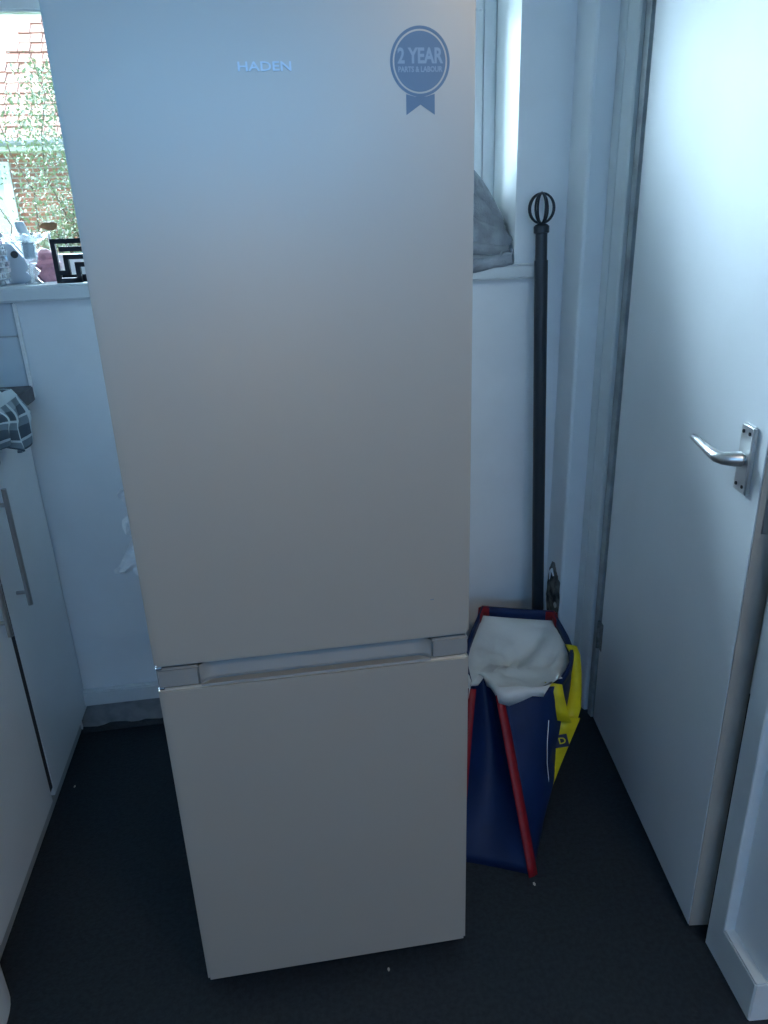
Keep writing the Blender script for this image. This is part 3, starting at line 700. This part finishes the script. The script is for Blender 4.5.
# ================================================================= OUTSIDE
tag(link('lawn', box(bmesh.new(), (-16, D+.4, -.9), (16, 40, -.8)), 'lawn'), 'green garden ground outside the window', 'lawn')
HY = 14.0; HZ = 2.83
hs2 = thing('neighbour_house', 'red brick house with a tiled roof outside the left of the window', 'house', (-2, HY, -.8))
HO = Vector(hs2.location)
def hl(name, bm, m, par=None): bmesh.ops.translate(bm, verts=bm.verts, vec=-HO); return link(name, bm, m, par or hs2)
hl('wall', box(bmesh.new(), (-6.2, HY+.25, -.8), (1.6, HY+6, HZ)), 'brick')
hl('fascia', box(bmesh.new(), (-6.5, HY+.02, HZ-.17), (1.8, HY+.26, HZ-.02)), 'render_white')
bm = bmesh.new(); tube(bm, [(-6.5, HY-.05, HZ-.05), (1.8, HY-.05, HZ-.05)], .06, 10); hl('gutter', bm, 'gutter')
wf = hl('window', box(box(box(box(box(bmesh.new(), (-5.0, HY+.2, 1.2), (-4.9, HY+.3, 2.5)), (-4.18, HY+.2, 1.2), (-4.05, HY+.3, 2.5)), (-5, HY+.19, 2.4), (-4.04, HY+.31, 2.52)), (-5, HY+.18, 1.12), (-4.05, HY+.32, 1.22)), (-4.60, HY+.2, 1.2), (-4.52, HY+.3, 2.5)), 'render_white')
hl('window_glass', box(bmesh.new(), (-4.9, HY+.24, 1.2), (-4.15, HY+.26, 2.4)), 'darkglass', wf).location = (0, 0, 0)
PIT = R(40); rise = math.tan(PIT)
bm = bmesh.new()
v = [bm.verts.new(p) for p in ((-6.4, HY, HZ-.03), (1.8, HY, HZ-.03), (1.8, HY+3.4, HZ+3.4*rise-.03), (-3.6, HY+3.4, HZ+3.4*rise-.03), (-6.4, HY+6.2, HZ-.03), (1.8, HY+6.8, HZ-.03))]
bm.faces.new((v[0], v[1], v[2], v[3])); bm.faces.new((v[0], v[3], v[4])); bm.faces.new((v[3], v[2], v[5], v[4])); bm.faces.new((v[1], v[5], v[2]))
hl('roof', bm, 'rooftile')
tme = bpy.data.meshes.new('roof_tile'); tb = bmesh.new(); box(tb, (0, -.015, -.012), (.192, .36, .020), .006, 1, Matrix.Rotation(PIT-R(4), 4, 'X')); tb.to_mesh(tme); tb.free(); tme.materials.append(M['rooftile'])
cnt = 0; rr = random.Random(5)
for row in range(15):
    s = row*.295; yy = HY+s*math.cos(PIT)-.04; zz = HZ+s*math.sin(PIT)+.005; xl = -4.75+.20*row*.295*math.cos(PIT)*3.0*.55
    for c_ in range(20):
        x = xl+.200*c_+(.10 if row % 2 else 0)
        o = bpy.data.objects.new('roof_tile', tme); C.objects.link(o); o.parent = hs2; o.location = Vector((x, yy+rr.uniform(-.006, .006), zz+rr.uniform(-.006, .01)))-HO; cnt += 1
bm = bmesh.new()
for row in range(15):
    s = row*.295; yy = HY+s*math.cos(PIT)-.04; zz = HZ+s*math.sin(PIT)+.005; xl = -4.75+.20*row*.295*math.cos(PIT)*3.0*.55
    x = xl+.2*20+(.10 if row % 2 else 0)
    while x < 1.6: box(bm, (0, -.015, -.012), (.192, .36, .020), 0, 1, Matrix.Translation((x, yy, zz)) @ Matrix.Rotation(PIT-R(4), 4, 'X')); x += .2
rt = hl('more_roof_tiles', bm, 'rooftile'); rt['kind'] = 'stuff'
# shrub / climbing tree in the garden
tr = thing('garden_tree', 'pale green leafy shrub with thin shoots outside the window', 'tree', (-2.30, 10.2, -.8))
bm = bmesh.new(); rr = random.Random(11); br = []
def branch(p, d, l, r, dep):
    q = p+d*l; tube(bm, [p, p.lerp(q, .5)+Vector((rr.uniform(-.03, .03),)*3), q], [r, r*.8, r*.6], 5, False); br.append((p, q, dep))
    if dep < 4:
        for _ in range(3): branch(p.lerp(q, rr.uniform(.5, 1)), (d+Vector((rr.uniform(-.75, .75), rr.uniform(-.6, .6), rr.uniform(-.25, .5)))).normalized(), l*rr.uniform(.55, .8), r*.6, dep+1)
branch(Vector((0, 0, 0)), Vector((0, 0, 1)), .95, .05, 0); branch(Vector((-.1, .1, 0)), Vector((-.3, 0, 1)).normalized(), 1.1, .04, 0); branch(Vector((.1, .1, 0)), Vector((.15, 0, 1)).normalized(), 1.2, .04, 0)
shoots = [((-.35, 0, 1.5), (-.55, -.1, 3.9)), ((-.1, 0, 1.6), (-.15, 0, 4.15)), ((.1, 0, 1.6), (.1, 0, 3.7)), ((.35, 0, 1.5), (.5, 0, 3.4)), ((-.6, 0, 1.2), (-.9, 0, 2.9))]
for a, b_ in shoots:
    a, b_ = Vector(a), Vector(b_); pts = [a.lerp(b_, t/6)+Vector((.10*math.sin(t*1.7+a.x*9), 0, 0)) for t in range(7)]; tube(bm, pts, [.014-.0015*t for t in range(7)], 5, False)
    for i in range(6): br.append((pts[i], pts[i+1], 4 if i < 4 else 5))
link('branches', bm, 'bark', tr)
bm = bmesh.new()
def leaf(p, s):
    m = Matrix.Translation(p) @ Matrix.Rotation(rr.uniform(0, 6.3), 4, 'Z') @ Matrix.Rotation(rr.uniform(-1.2, 1.2), 4, 'X')
    vs = [bm.verts.new(m @ Vector(c)) for c in ((0, 0, 0), (s*.35, s*.5, s*.08), (0, s*1.1, 0), (-s*.35, s*.5, s*.08))]; bm.faces.new((vs[0], vs[1], vs[2])); bm.faces.new((vs[0], vs[2], vs[3]))
for p, q, dep in br:
    if dep < 2: continue
    k = {2: 8, 3: 12, 4: 20, 5: 8}[dep]
    for _ in range(k):
        t = rr.random(); sp_ = .10 if dep < 4 else .07
        leaf(p.lerp(q, t)+Vector((rr.gauss(0, sp_), rr.gauss(0, sp_), rr.gauss(0, sp_))), rr.uniform(.035, .07))
for _ in range(9000):
    z = .7+3.3*rr.random()**1.5; wd = .50*(1-(z-.7)/3.6)**.8+.05
    cx = -.12*math.sin(z*2.3)+.10*math.sin(z*7)
    leaf(Vector((cx+rr.gauss(0, wd), rr.gauss(0, .35), z+rr.gauss(0, .06))), rr.uniform(.03, .06))
o = link('foliage', bm, 'leaf', tr); o['kind'] = 'stuff'
